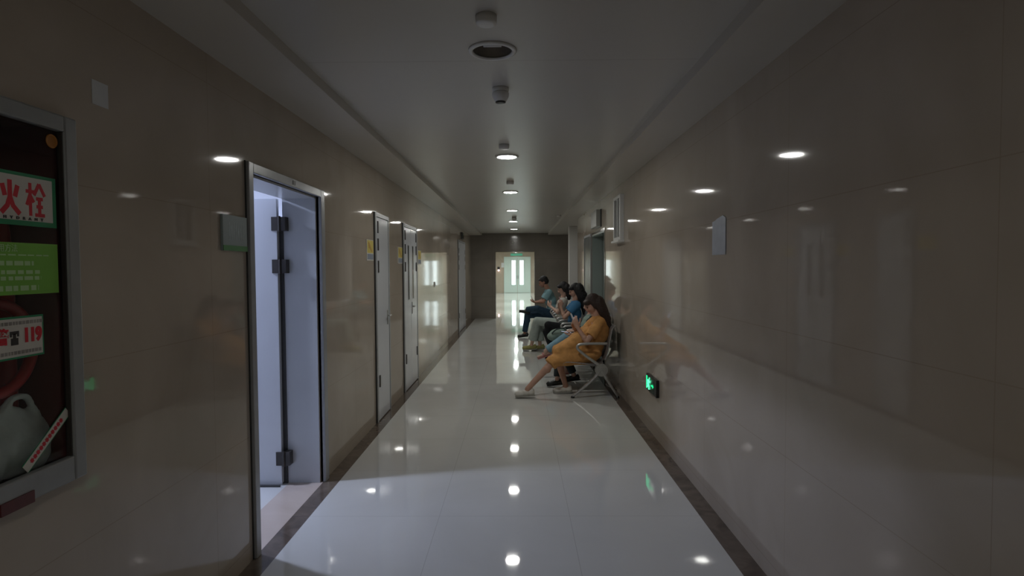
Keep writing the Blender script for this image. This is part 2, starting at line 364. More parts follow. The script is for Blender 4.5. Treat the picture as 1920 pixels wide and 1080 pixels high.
# ================================================================== CEILING FIXTURES
def downlight(y, label, x=-.1, m='lamp', z=ZR, grp='lit round downlights along the corridor ceiling'):
    t = thing('downlight', label, 'downlight', (x, y, z), grp)
    b = bmesh.new(); lathe(b, (x, y, z), [(.090, .0), (.115, 0), (.115, -.006), (.108, -.012), (.094, -.012), (.090, -.008)])
    b.faces.ensure_lookup_table(); bmesh.ops.delete(b, geom=[f for f in b.faces if len(f.verts) > 4], context='FACES_ONLY')
    obj('trim_ring', b, 'white', t, smooth=True)
    b = bmesh.new(); lathe(b, (x, y, z), [(.090, -.001), (.090, -.009), (.060, -.010)]); obj('diffuser', b, m, t)
    return t
L0 = downlight(5.65, 'round lit downlight, the nearest lit one to the camera on the corridor ceiling')
for y, s in ((8.28, 'round lit downlight, second lit one along the corridor ceiling'), (10.93, 'round lit downlight, third lit one along the corridor ceiling'),
             (13.5, 'round lit downlight partly hidden behind the far smoke detector'), (-2.4, 'unseen fill downlight added on the corridor ceiling behind the camera'), (16.15, 'round lit downlight, farthest along the corridor ceiling before the end wall')):  # the one behind the camera is unseen, added as fill light
    dup(L0, (-.1, y, ZR), s)
H0 = downlight(20.6, 'round lit downlight in the bright hall beyond the end passage', m='halllamp', z=2.66, grp='lit downlights of the far hall')
for y, q in ((25.2, 'second nearest'), (29.8, 'third'), (33.6, 'farthest, before the glazed double door')): dup(H0, (-.1, y, 2.66), 'round lit downlight of the hall beyond the end passage, '+q)
M['lampfill'] = mat('dim_fill_diffuser', (.9, .9, .9), .5, emit=(1.0, .97, .9), es=LAMP*.35)
downlight(.26, 'unseen dim fill downlight added on the corridor ceiling above the camera', m='lampfill', grp=None)  # unseen lamp added to lighten the near walls and ceiling
# the unlit one: an open reflector cup in the ceiling hole
t = thing('downlight', 'round unlit recessed downlight with dark reflector, nearest the camera', 'downlight', (-.12, 2.91, ZR))
b = bmesh.new(); lathe(b, (-.12, 2.91, ZR), [(.097, 0), (.120, 0), (.120, -.007), (.112, -.013), (.100, -.012), (.097, -.004)], 48)
b.faces.ensure_lookup_table(); bmesh.ops.delete(b, geom=[f for f in b.faces if len(f.verts) > 4], context='FACES_ONLY')
obj('trim_ring', b, 'white', t, smooth=True)
b = bmesh.new(); rr = []
for r, z in ((.0995, 0), (.092, .03), (.075, .06), (.05, .08), (.02, .086)):
    rr.append([b.verts.new(V((-.12, 2.91, ZR))+V((r*math.cos(q), r*math.sin(q), z))) for q in [2*math.pi*j/48 for j in range(48)]])
for A, B in zip(rr, rr[1:]):
    for j in range(48): b.faces.new((A[j], A[(j+1) % 48], B[(j+1) % 48], B[j]))
b.faces.new(rr[-1]); obj('reflector_cup', b, mat('dull_reflector', (.22, .20, .18), .35, metal=.4, noise=(8, .1)), t, smooth=True)
b = bmesh.new(); tube(b, [(-.12-.045, 2.91, ZR+.035), (-.12+.045, 2.91, ZR+.035)], .02, 12); obj('lamp_tube', b, 'white', t, smooth=True)

def sprinkler(y, label, x):
    b = bmesh.new(); lathe(b, (x, y, ZR), [(.046, .001), (.046, -.028), (.043, -.036), (.030, -.040)])
    o = obj('sprinkler_cover', b, 'white', origin=(x, y, ZR), smooth=True); return tag(o, label, 'sprinkler')
sprinkler(2.52, 'white round sprinkler cover in front of the unlit downlight', -.13)
sprinkler(5.12, 'white round sprinkler cover just before the nearest lit downlight', -.115)
sprinkler(7.28, 'white round sprinkler cover just before the second lit downlight', -.09)
sprinkler(12.0, 'small round sprinkler cover on the right side of the far ceiling', .86)
def smoke(x, y, label):
    t = thing('smoke_detector', label, 'smoke detector', (x, y, ZR))
    b = bmesh.new(); lathe(b, (x, y, ZR), [(.050, .001), (.050, -.018), (.046, -.024)]); obj('mounting_base', b, 'white', t, smooth=True)
    b = bmesh.new(); lathe(b, (x, y, ZR), [(.046, -.024), (.052, -.034), (.050, -.052), (.036, -.078), (.030, -.082)]); o = obj('sensor_head', b, 'white', t, smooth=True)
    b = bmesh.new(); lathe(b, (x, y, ZR), [(.031, -.080), (.031, -.088), (.02, -.090)]); obj('sensor_grille', b, 'black', t, smooth=True)
    return t
S0 = smoke(-.098, 3.52, 'white tapered smoke detector between the unlit and the nearest lit downlight')
dup(S0, (-.07, 12.35, ZR), 'small smoke detector hanging in front of the fourth lit downlight')

# side-room ceiling panel (the lamp that shines through the open door)
t = thing('room_lamp', 'round lit ceiling lamp inside the room behind the open door', 'ceiling light', (-2.95, 3.92, 2.66))
b = bmesh.new(); lathe(b, (-2.95, 3.92, 2.66), [(.12, 0), (.125, -.02), (.12, -.045), (.10, -.05)]); obj('lamp_base', b, 'white', t, smooth=True)
b = bmesh.new(); lathe(b, (-2.95, 3.92, 2.66), [(.09, -.049), (.09, -.060), (.07, -.066)]); obj('lamp_diffuser', b, 'panel', t, smooth=True)

# ================================================================== WALL ITEMS (left)
# --- fire hydrant cabinet
cy0, cy1, cz0, cz1 = 1.06, 1.888, .919, 2.092
gy0, gy1, gz0, gz1 = 1.115, 1.836, 1.0, 2.04
cab = thing('hydrant_cabinet', 'wall fire hydrant cabinet with grey metal frame and glass front on left wall', 'hydrant cabinet', (XL, 1.49, cz0))
obj('cabinet_frame', boxes((XL, XL+.03, cy0, gy0, cz0, cz1), (XL, XL+.03, gy1, cy1, cz0, cz1), (XL, XL+.03, gy0, gy1, cz0, gz0), (XL, XL+.03, gy0, gy1, gz1, cz1)), 'cabframe', cab, bevel=.006)
obj('cabinet_box', boxes((XL-.205, XL-.20, 1.105, 1.865, .955, 2.065), (XL-.20, XL, 1.101, 1.106, .955, 2.065), (XL-.20, XL, 1.840, 1.868, .955, 2.065), (XL-.20, XL, 1.106, 1.862, .955, .962), (XL-.20, XL, 1.106, 1.862, 2.06, 2.066)), 'cabin', cab)
gl = obj('glass_door', box(XL+.006, XL+.010, gy0, gy1, gz0, gz1), 'clear', cab)
for g0 in (gy1-.005, gy0): obj('glass_bead', box(XL+.004, XL+.022, g0, g0+.005, gz0, gz1), 'hinge', cab)
obj('latch_label', box(XL+.028, XL+.034, 1.56, 1.672, .915, .950), mat('dark_red_label', (.10, .018, .018), .4, noise=(30, .2)), cab)
b = bmesh.new(); tube(b, [(XL+.012, 1.805+.019*math.cos(a), 2.005+.019*math.sin(a)) for a in [2*math.pi*k/24 for k in range(25)]], .003, 6)
b2 = bmesh.new(); tube(b2, [(XL+.010, 1.805, 2.005), (XL+.0125, 1.805, 2.005)], .019, 24)
em = obj('emblem', b2, 'brass', cab); obj('emblem_rim', b, 'brass', em)
gx = XL+.0105
# hydrant sign
sg = tag(obj('hydrant_sign', box(gx, gx+.003, 1.30, 1.812, 1.733, 1.888), 'signgreen', origin=(gx, 1.55, 1.81)), 'white hydrant sign with red Chinese characters and green border on cabinet glass', 'sign')
obj('sign_face', box(gx+.003, gx+.004, 1.312, 1.797, 1.748, 1.878), 'signwhite', sg)
GLYPHS = {
 '消': [((.05,.92),(.20,.78)), ((.0,.64),(.15,.50)), ((.22,.38),(.05,.03)), ((.66,1),(.66,.70)), ((.44,.93),(.53,.75)), ((.90,.93),(.79,.75)), ((.42,.65),(.42,0)), ((.42,.65),(.92,.65)), ((.92,.65),(.92,0)), ((.42,.45),(.92,.45)), ((.42,.25),(.92,.25))],
 '火': [((.14,.86),(.26,.52)), ((.88,.86),(.74,.52)), ((.5,1),(.5,.42)), ((.5,.50),(.36,.24),(.06,.02)), ((.5,.50),(.64,.24),(.96,.02))],
 '栓': [((.0,.74),(.44,.74)), ((.22,1),(.22,0)), ((.22,.66),(.03,.32)), ((.22,.62),(.40,.42)), ((.70,1),(.42,.64)), ((.70,1),(.99,.64)), ((.53,.54),(.88,.54)), ((.70,.54),(.70,.04)), ((.54,.30),(.87,.30)), ((.46,.04),(.97,.04))]}
def stroke_character(ch, parent, y0, z0, w, h, th):
    b = bmesh.new()
    for k, st in enumerate(GLYPHS[ch]):
        pts = [V((0, y0+p[0]*w, z0+p[1]*h)) for p in st]; x0 = gx+.004; x1 = gx+.0046+k*.00004
        L_, R_ = [], []
        for i, p in enumerate(pts):
            d = (pts[min(i+1, len(pts)-1)]-pts[max(i-1, 0)]).normalized(); nrm = V((0, -d.z, d.y)); L_.append(p+nrm*th/2); R_.append(p-nrm*th/2)
        for i in range(len(pts)-1):
            q = [L_[i], L_[i+1], R_[i+1], R_[i]]
            f0 = [b.verts.new((x0, v.y, v.z)) for v in q]; f1 = [b.verts.new((x1, v.y, v.z)) for v in q]
            b.faces.new(f1); b.faces.new(f0[::-1])
            for m_ in range(4): b.faces.new((f0[m_], f0[(m_+1) % 4], f1[(m_+1) % 4], f1[m_]))
    return obj('sign_character', b, 'red', parent)
stroke_character('消', sg, 1.523, 1.764, .068, .098, .0095)
stroke_character('火', sg, 1.612, 1.764, .068, .098, .0145)
stroke_character('栓', sg, 1.700, 1.764, .068, .098, .0105)
text_mesh('sign_word', 'F  I  R  E', 'ink', sg, gx+.0045, 1.55, 1.754, .011, 1.0, bold=.0004)
text_mesh('sign_word', 'H   Y   D   R   A   N   T', 'ink', sg, gx+.0045, 1.69, 1.754, .011, 1.28, bold=.0004)
# green sign
sg = tag(obj('instruction_sign', box(gx, gx+.003, 1.28, 1.812, 1.53, 1.682), 'signlime', origin=(gx, 1.55, 1.6)), 'lime green instruction sign with pale lettering on cabinet glass', 'sign')
text_mesh('sign_heading', '消火栓使用方法', 'signlimelt', sg, gx+.0035, 1.59, 1.664, .024, .9)
b = bmesh.new()
for r, (ya, yb, h) in enumerate(((1.34, 1.775, .004), (1.34, 1.72, .013), (1.34, 1.745, .011), (1.34, 1.745, .011), (1.34, 1.735, .015))):
    z = (1.646, 1.622, 1.596, 1.578, 1.549)[r]; y = ya
    while y < yb:
        w = random.uniform(.012, .03); bx(b, gx+.003, gx+.0038, y, min(yb, y+w), z-h/2, z+h/2); y += w+random.uniform(.004, .009)
obj('small_print', b, 'signlimelt', sg)
# 119 sign
sg = tag(obj('fire_phone_sign', box(gx, gx+.003, 1.42, 1.748, 1.344, 1.467), 'signgreen', origin=(gx, 1.6, 1.4)), 'white fire alarm number sign reading 119 in red on cabinet glass', 'sign')
obj('sign_face', box(gx+.003, gx+.004, 1.428, 1.742, 1.350, 1.461), 'signwhite', sg)
text_mesh('phone_number', '119', 'red', sg, gx+.0045, 1.706, 1.408, .054, .80, bold=.0032)
text_mesh('sign_characters', '火警', 'red', sg, gx+.0045, 1.58, 1.408, .05, .9, bold=.0012)
b = boxes(*[(gx+.004, gx+.005, y0-.014, y1-.014, z0, z1) for y0, y1, z0, z1 in ((1.646, 1.670, 1.385, 1.405), (1.653, 1.663, 1.405, 1.418), (1.643, 1.673, 1.416, 1.425), (1.643, 1.649, 1.409, 1.416), (1.667, 1.673, 1.409, 1.416))])
obj('telephone_symbol', b, 'ink', sg)
gp = mat('grey_print', (.28, .26, .24), .5, noise=(30, .2))
for z in (1.448, 1.362):
    y = 1.435; b = bmesh.new()
    while y < 1.735:
        w = random.uniform(.006, .012); bx(b, gx+.004, gx+.0046, y, y+w, z-.005, z+.005); y += w+.003
    obj('small_print', b, gp, sg)
# contents
b = bmesh.new(); tube(b, [(XL-.065, 1.66+.135*math.cos(a), 1.37+.135*math.sin(a)) for a in [2*math.pi*k/40 for k in range(41)]], .017, 10)
reel = thing('hose_reel', 'red hose reel wheel behind the cabinet glass', 'hose reel', (XL-.065, 1.66, 1.23))
obj('reel_rim', b, 'hosered', reel, smooth=True)
b = bmesh.new()
for a in (.5, 2.6, 4.7): tube(b, [(XL-.075, 1.66, 1.37), (XL-.075, 1.66+.13*math.cos(a), 1.37+.13*math.sin(a))], .009, 8)
obj('reel_spokes', b, 'hosered', reel)
b = bmesh.new()
tube(b, smooth_path([(XL-.15, 1.80, .97), (XL-.15, 1.80, 1.3), (XL-.15, 1.80, 1.6), (XL-.15, 1.78, 1.80), (XL-.15, 1.72, 1.95)]), .024, 12)
tag(obj('hydrant_pipe', b, 'hosered', origin=(XL-.15, 1.80, .97), smooth=True), 'dark red riser pipe at the back right of the hydrant cabinet', 'pipe')
b = bmesh.new()
random.seed(9)
ball(b, (XL-.062, 1.725, 1.07), (.050, .115, .105)); ball(b, (XL-.060, 1.68, 1.12), (.048, .085, .075)); ball(b, (XL-.060, 1.755, 1.04), (.050, .075, .075)); ball(b, (XL-.065, 1.60, 1.05), (.05, .10, .085))
tube(b, smooth_path([(XL-.05, 1.66, 1.17), (XL-.045, 1.69, 1.215), (XL-.045, 1.74, 1.215), (XL-.045, 1.77, 1.17), (XL-.05, 1.80, 1.11)]), .016, 8, .6)
o = obj('plastic_bag', b, 'bag', origin=(XL-.10, 1.70, .962), remesh=.009, sm=5)
tx = bpy.data.textures.new('crumple', 'CLOUDS'); tx.noise_scale = .06
dm = o.modifiers.new('crumple', 'DISPLACE'); dm.texture = tx; dm.strength = .014; dm.mid_level = .5
tag(o, 'crumpled white plastic bag stuffed in the bottom of the hydrant cabinet', 'bag')
# seal strip across the lower corner of the glass
b = box(0, .0016, -.0145, .0145, 0, .275)
ang = math.atan2(1.862-1.672, 1.14-1.008)
st = tag(obj('seal_strip', b, 'signwhite', origin=(0, 0, 0)), 'white paper seal strip with red characters stuck diagonally on cabinet glass', 'paper strip')
st.location = (gx+.0018, 1.665, 1.012); st.rotation_euler = (-math.radians(51), 0, 0); st.scale = (1, 1, .78)
b = bmesh.new()
for k in range(11): bx(b, .0018, .0026, -.007, .006, .035+k*.0185, .047+k*.0185); bx(b, .0018, .0027, -.002, .001, .032+k*.0185, .050+k*.0185)
me_o = obj('strip_characters', b, 'red'); me_o.parent = st
b = bmesh.new(); bx(b, .0001, .0018, -.0165, -.0145, 0, .275); bx(b, .0001, .0018, .0145, .0165, 0, .275)
me_o = obj('strip_edge', b, 'signgreen'); me_o.parent = st

# little wall papers and plaques
tag(obj('paper_label', box(XL, XL+.002, 2.0, 2.078, 2.178, 2.292-.03), 'paper', origin=(XL, 2.04, 2.22)), 'small blank white paper stuck high on left wall above the cabinet', 'paper')
s = tag(obj('room_sign', box(XL, XL+.014, 2.842, 3.096, 1.695, 1.876), 'plaque', origin=(XL, 2.97, 1.78), bevel=.002), 'grey room sign with green stripe beside the open door', 'sign')
obj('green_stripe', box(XL+.013, XL+.0155, 2.842, 3.096, 1.695, 1.722), 'green', s)
b = bmesh.new()
for k in range(7): bx(b, XL+.0135, XL+.0145, 2.90+k*.024, 2.908+k*.024, 1.75, 1.84)
obj('sign_lettering', b, mat('pale_print', (.42, .49, .50), .5, noise=(30, .2)), s)
def notice(y0, label):
    s = thing('warning_notice', label, 'sign', (XL, y0+.13, 1.68), 'yellow notices beside the white doors')
    obj('notice_board', box(XL, XL+.006, y0, y0+.26, 1.68, 1.885), 'signwhite', s)
    y = obj('yellow_panel', box(XL+.006, XL+.007, y0+.02, y0+.25, 1.755, 1.88), 'yellow', s)
    b = bmesh.new()
    v = [b.verts.new((XL+.0075, y0+a, z)) for a, z in ((.05, 1.86), (.09, 1.86), (.17, 1.80), (.22, 1.77), (.17, 1.765), (.12, 1.80), (.08, 1.80))]
    b.faces.new(v); r = bmesh.ops.extrude_face_region(b, geom=b.faces[:]); bmesh.ops.translate(b, vec=(.0008, 0, 0), verts=[g for g in r['geom'] if isinstance(g, bmesh.types.BMVert)])
    obj('orange_symbol', b, 'orange', y)
    obj('text_panel', box(XL+.006, XL+.007, y0+.02, y0+.25, 1.69, 1.745), 'slate', s)
    return s
N0 = notice(5.585, 'yellow and grey notice left of the narrow white door')
dup(N0, (XL, 7.045+.13, 1.66), 'yellow and grey notice left of the white double door with slots')
dup(N0, (XL, 8.46+.13, 1.66), 'yellow and grey notice right of the white double door with slots')
# switch/thermostat further on
s = tag(obj('wall_switch', box(XL, XL+.012, 10.1, 10.19, 1.27, 1.36), 'white', origin=(XL, 10.15, 1.3), bevel=.002), 'small square switch on left wall between the double doors', 'switch')
obj('rocker', box(XL+.012, XL+.016, 10.12, 10.17, 1.29, 1.34), 'frame', s)
# hanging exit sign near the far end, left
t = thing('wall_exit_sign', 'small dark green exit sign high on left wall near the end', 'exit sign', (XL, 15.2, 2.40))
obj('sign_box', box(XL, XL+.035, 15.0, 15.38, 2.36, 2.53), 'black', t, bevel=.003)
obj('sign_panel', box(XL+.035, XL+.037, 15.02, 15.36, 2.375, 2.515), 'exitback', t)

# ================================================================== WALL ITEMS (right)
b = bmesh.new()
W0, W1 = 3.555, 3.796
top = [(0, 1.900), (.05, 1.918), (.10, 1.912), (.15, 1.905), (.20, 1.893), (.241, 1.890)]
vt = [b.verts.new((XR-.002, W0+a, z)) for a, z in top]; vb = [b.verts.new((XR-.002, W0+a, 1.674)) for a, z in top]
for i in range(len(top)-1): b.faces.new((vt[i], vt[i+1], vb[i+1], vb[i]))
r = bmesh.ops.extrude_face_region(b, geom=b.faces[:]); bmesh.ops.translate(b, vec=(-.003, 0, 0), verts=[g for g in r['geom'] if isinstance(g, bmesh.types.BMVert)])
tag(obj('paper_sheet', b, 'paperb', origin=(XR, 3.67, 1.67)), 'bluish white paper sheet with torn top edge on right wall', 'paper')
# exit sign low on the wall
t = thing('exit_sign', 'low green lit running man exit sign in black case on right wall', 'exit sign', (XR, 5.42, .40))
obj('sign_case', boxes((XR-.028, XR, 5.215, 5.62, .405, .565)), 'black', t, bevel=.004)
obj('sign_panel', box(XR-.0295, XR-.028, 5.30, 5.61, .418, .553), 'exitback', t)
def rod(bm, pts, r): tube(bm, [(XR-.033, y, z) for y, z in pts], r, 6, .35)
b = bmesh.new(); c0 = 5.50   # running figure, facing -Y
ball(b, (XR-.033, c0-.028, .535), (.003, .012, .012)); rod(b, [(c0-.022, .518), (c0+.008, .478)], .014); rod(b, [(c0-.02, .515), (c0-.052, .50), (c0-.066, .515)], .0065)
rod(b, [(c0-.012, .512), (c0+.022, .518), (c0+.038, .497)], .0065); rod(b, [(c0+.005, .478), (c0-.028, .458), (c0-.026, .430)], .0085); rod(b, [(c0+.008, .476), (c0+.03, .450), (c0+.062, .438)], .0085)
obj('running_figure', b, 'exitpale', t)
b = bmesh.new(); bx(b, XR-.033, XR-.030, 5.345, 5.395, .478, .492)
v = [b.verts.new((XR-.0325, y, z)) for y, z in ((5.345, .508), (5.345, .462), (5.312, .485))]; b.faces.new(v)
obj('arrow', b, 'exitgreen', t)
b = boxes((XR-.0325, XR-.030, 5.565, 5.600, .425, .545)); obj('doorway_symbol', b, 'exitgreen', t)
# sign box above the recess door
t = thing('sign_box', 'pale grey sign box high above the recess door on right wall', 'sign', (XR, 9.1, 2.2))
obj('box_body', box(XR-.08, XR, 8.83, 9.45, 2.225, 2.48), mat('pale_grey_box', (.36, .37, .34), .35, noise=(5, .04)), t, bevel=.006)
obj('box_edge', box(XR-.016, XR-.001, 8.81, 8.83, 2.22, 2.485), 'framedk', t)
# sensor over the end passage, and hall fittings
b = bmesh.new(); ball(b, (-.15, YE-.02, 2.39), (.045, .03, .04)); bx(b, -.185, -.115, YE-.02, YE, 2.36, 2.42)
tag(obj('motion_sensor', b, 'white', origin=(-.15, YE, 2.39), smooth=True), 'small white sensor above the end passage opening', 'sensor')
t = thing('indicator_lamp', 'small glowing red and white alarm lamp on the far hall wall', 'lamp', (-1.22, YF, 1.45))
obj('lamp_base', box(-1.30, -1.14, YF-.04, YF, 1.50, 1.66), 'black', t); b = bmesh.new(); ball(b, (-1.22, YF-.06, 1.44), .05); obj('lamp_bulb', b, 'redlamp', t, smooth=True)
tag(obj('hall_notice', box(-1.05, -.90+.02, YF-.012, YF, 1.62, 1.92), 'paper', origin=(-1, YF, 1.7)), 'pale notice left of the bright far double door', 'sign')
t = thing('hall_exit_sign', 'long green sign above the bright far double door', 'exit sign', (-.1, YF, 2.36))
obj('sign_box', box(-.45, .3, YF-.06, YF, 2.36, 2.50), mat('green_glow_sign', (.1, .5, .35), .4, emit=(.2, .9, .6), es=.06), t)

# ================================================================== BENCHES
def bench(y0, n=4, label='', pitch=.54):
    t = thing('waiting_bench', label, 'bench', (1.0, y0, 0), 'steel waiting benches along the right wall')
    L = n*pitch
    obj('beam', box(.985, 1.045, y0-.02, y0+L+.02, .325, .375), 'steel', t, bevel=.006)
    for ye in (y0, y0+L):
        lg = bmesh.new()
        tube(lg, smooth_path([(1.015, ye, .35), (.93, ye, .245), (.80, ye, .13), (.665, ye, .02)]), [.034]*6+[.028]*6+[.022]*6+[.018], 10, .7)
        tube(lg, smooth_path([(1.015, ye, .35), (1.09, ye, .22), (1.15, ye, .12), (1.215, ye, .02)]), [.034]*6+[.026]*6+[.022]*6+[.018], 10, .7)
        tube(lg, [(1.015, ye-.032, .345), (1.015, ye+.032, .345)], .078, 20)
        l = obj('leg', lg, 'steel', t, smooth=False)
        for fx in (.665, 1.215):
            fb = bmesh.new(); lathe(fb, (fx, ye, 0), [(.024, 0), (.024, .012), (.016, .024)], 14); obj('foot_pad', fb, 'black', l)
    for i in range(n):
        a, b = y0+i*pitch+.035, y0+(i+1)*pitch-.035
        prof = [(.555, .405), (.565, .428), (.62, .438), (.75, .425), (.90, .412), (1.00, .412), (1.045, .43)]
        s = bmesh.new(); P = smooth_path([(x, 0, z) for x, z in prof], 4)
        def sheet(bm, P, a, b, th):
            up = [[bm.verts.new((p.x, y, p.z)) for y in (a, b)] for p in P]; dn = [[bm.verts.new((p.x, y, p.z-th)) for y in (a, b)] for p in P]
            for k in range(len(P)-1):
                bm.faces.new((up[k][0], up[k+1][0], up[k+1][1], up[k][1])); bm.faces.new((dn[k][0], dn[k][1], dn[k+1][1], dn[k+1][0]))
                bm.faces.new((up[k][0], dn[k][0], dn[k+1][0], up[k+1][0])); bm.faces.new((up[k][1], up[k+1][1], dn[k+1][1], dn[k][1]))
            bm.faces.new((up[0][0], up[0][1], dn[0][1], dn[0][0])); bm.faces.new((up[-1][0], dn[-1][0], dn[-1][1], up[-1][1]))
        sheet(s, P, a, b, .008); obj('seat', s, 'seat', t)
        bk = bmesh.new(); P = smooth_path([(1.065, 0, .46), (1.10, 0, .58), (1.125, 0, .72), (1.15, 0, .84), (1.185, 0, .88)], 4)
        r0 = [(p.x, p.z) for p in P]
        v1 = [[bk.verts.new((x, y, z)) for y in (a, b)] for x, z in r0]; v2 = [[bk.verts.new((x+.012, y, z)) for y in (a, b)] for x, z in r0]
        for k in range(len(r0)-1):
            bk.faces.new((v1[k][0], v1[k+1][0], v1[k+1][1], v1[k][1])); bk.faces.new((v2[k][0], v2[k][1], v2[k+1][1], v2[k+1][0]))
            bk.faces.new((v1[k][0], v2[k][0], v2[k+1][0], v1[k+1][0])); bk.faces.new((v1[k][1], v1[k+1][1], v2[k+1][1], v2[k][1]))
        bk.faces.new((v1[0][0], v1[0][1], v2[0][1], v2[0][0])); bk.faces.new((v1[-1][0], v2[-1][0], v2[-1][1], v1[-1][1]))
        obj('backrest', bk, 'seat', t)
        sp = boxes(); tube(sp, [(.62, (a+b)/2-.12, .405), (1.0, (a+b)/2-.12, .37)], .012, 8); tube(sp, [(.62, (a+b)/2+.12, .405), (1.0, (a+b)/2+.12, .37)], .012, 8)
        tube(sp, smooth_path([(1.02, (a+b)/2, .36), (1.08, (a+b)/2, .45), (1.13, (a+b)/2, .60)]), .014, 8)
        obj('seat_bracket', sp, 'steel', t)
    for i in range(n+1):
        y = y0+i*pitch; ar = bmesh.new()
        tube(ar, smooth_path([(1.09, y, .665), (.95, y, .668), (.82, y, .665), (.75, y, .655), (.722, y, .625), (.745, y, .585), (.85, y, .50), (.95, y, .43), (1.01, y, .385)]), .0135, 10, 1.3)
        obj('armrest', ar, 'steel', t, smooth=True)
    return t
bench(7.02, 4, 'steel waiting bench nearest the camera, where the woman in the amber dress sits')
bench(9.62, 4, 'steel waiting bench in the middle of the row, under the woman in blue')
bench(12.22, 4, 'steel waiting bench farthest away, under the man in the light blue shirt')

# ================================================================== PEOPLE
def hand(bm, w, f, pn, ts, curl=.5, s=1.0, spread=.02, pinch=.3):
    """w wrist, f pointing direction, pn palm normal, ts = side of the thumb (+1/-1 along f x pn)"""
    w = V(w); f = V(f).normalized(); pn = V(pn); pn = (pn-f*pn.dot(f)).normalized(); a = f.cross(pn).normalized()*ts
    ball(bm, w, .024*s)
    offs = [.030, .010, -.011, -.030]; kn = []
    for i, o in enumerate(offs):
        k = w+f*(.085-.006*abs(i-1))*s+a*o*s; kn.append(k)
        cap(bm, w+f*.012*s+a*o*.55*s, .0155*s, k, .0125*s, 8)
    for i, (k, L) in enumerate(zip(kn, (.070, .079, .073, .057))):
        L *= s; ang = curl*(.75+.12*i); p = k; d = (f+a*(1.5-i)*spread*1.5).normalized(); r = .0098*s
        for j, q in enumerate((.44, .31, .25)):
            ang_j = ang*(j+1)*.8
            dj = (d*math.cos(ang_j)+pn*math.sin(ang_j)).normalized(); e = p+dj*L*q
            cap(bm, p, r, e, r*.92, 8); p = e; r *= .92
    t0 = w+f*.022*s+a*.024*s+pn*.006*s; d = (f*.62+a*.62+pn*pinch).normalized()
    t1 = t0+d*.040*s; t2 = t1+(f*.80+a*.22+pn*(pinch+.25)).normalized()*.032*s; t3 = t2+(f*.85+a*-.02+pn*(pinch+.4)).normalized()*.026*s
    cap(bm, t0, .0150*s, t1, .0118*s, 8); cap(bm, t1, .0115*s, t2, .0100*s, 8); cap(bm, t2, .0100*s, t3, .0085*s, 8)

def head_matrix(c, pitch, yaw):     # faces -X, pitch > 0 looks down, yaw > 0 turns towards the camera
    return Matrix.Translation(V(c)) @ Matrix.Rotation(yaw, 4, 'Z') @ Matrix.Rotation(-pitch, 4, 'Y')

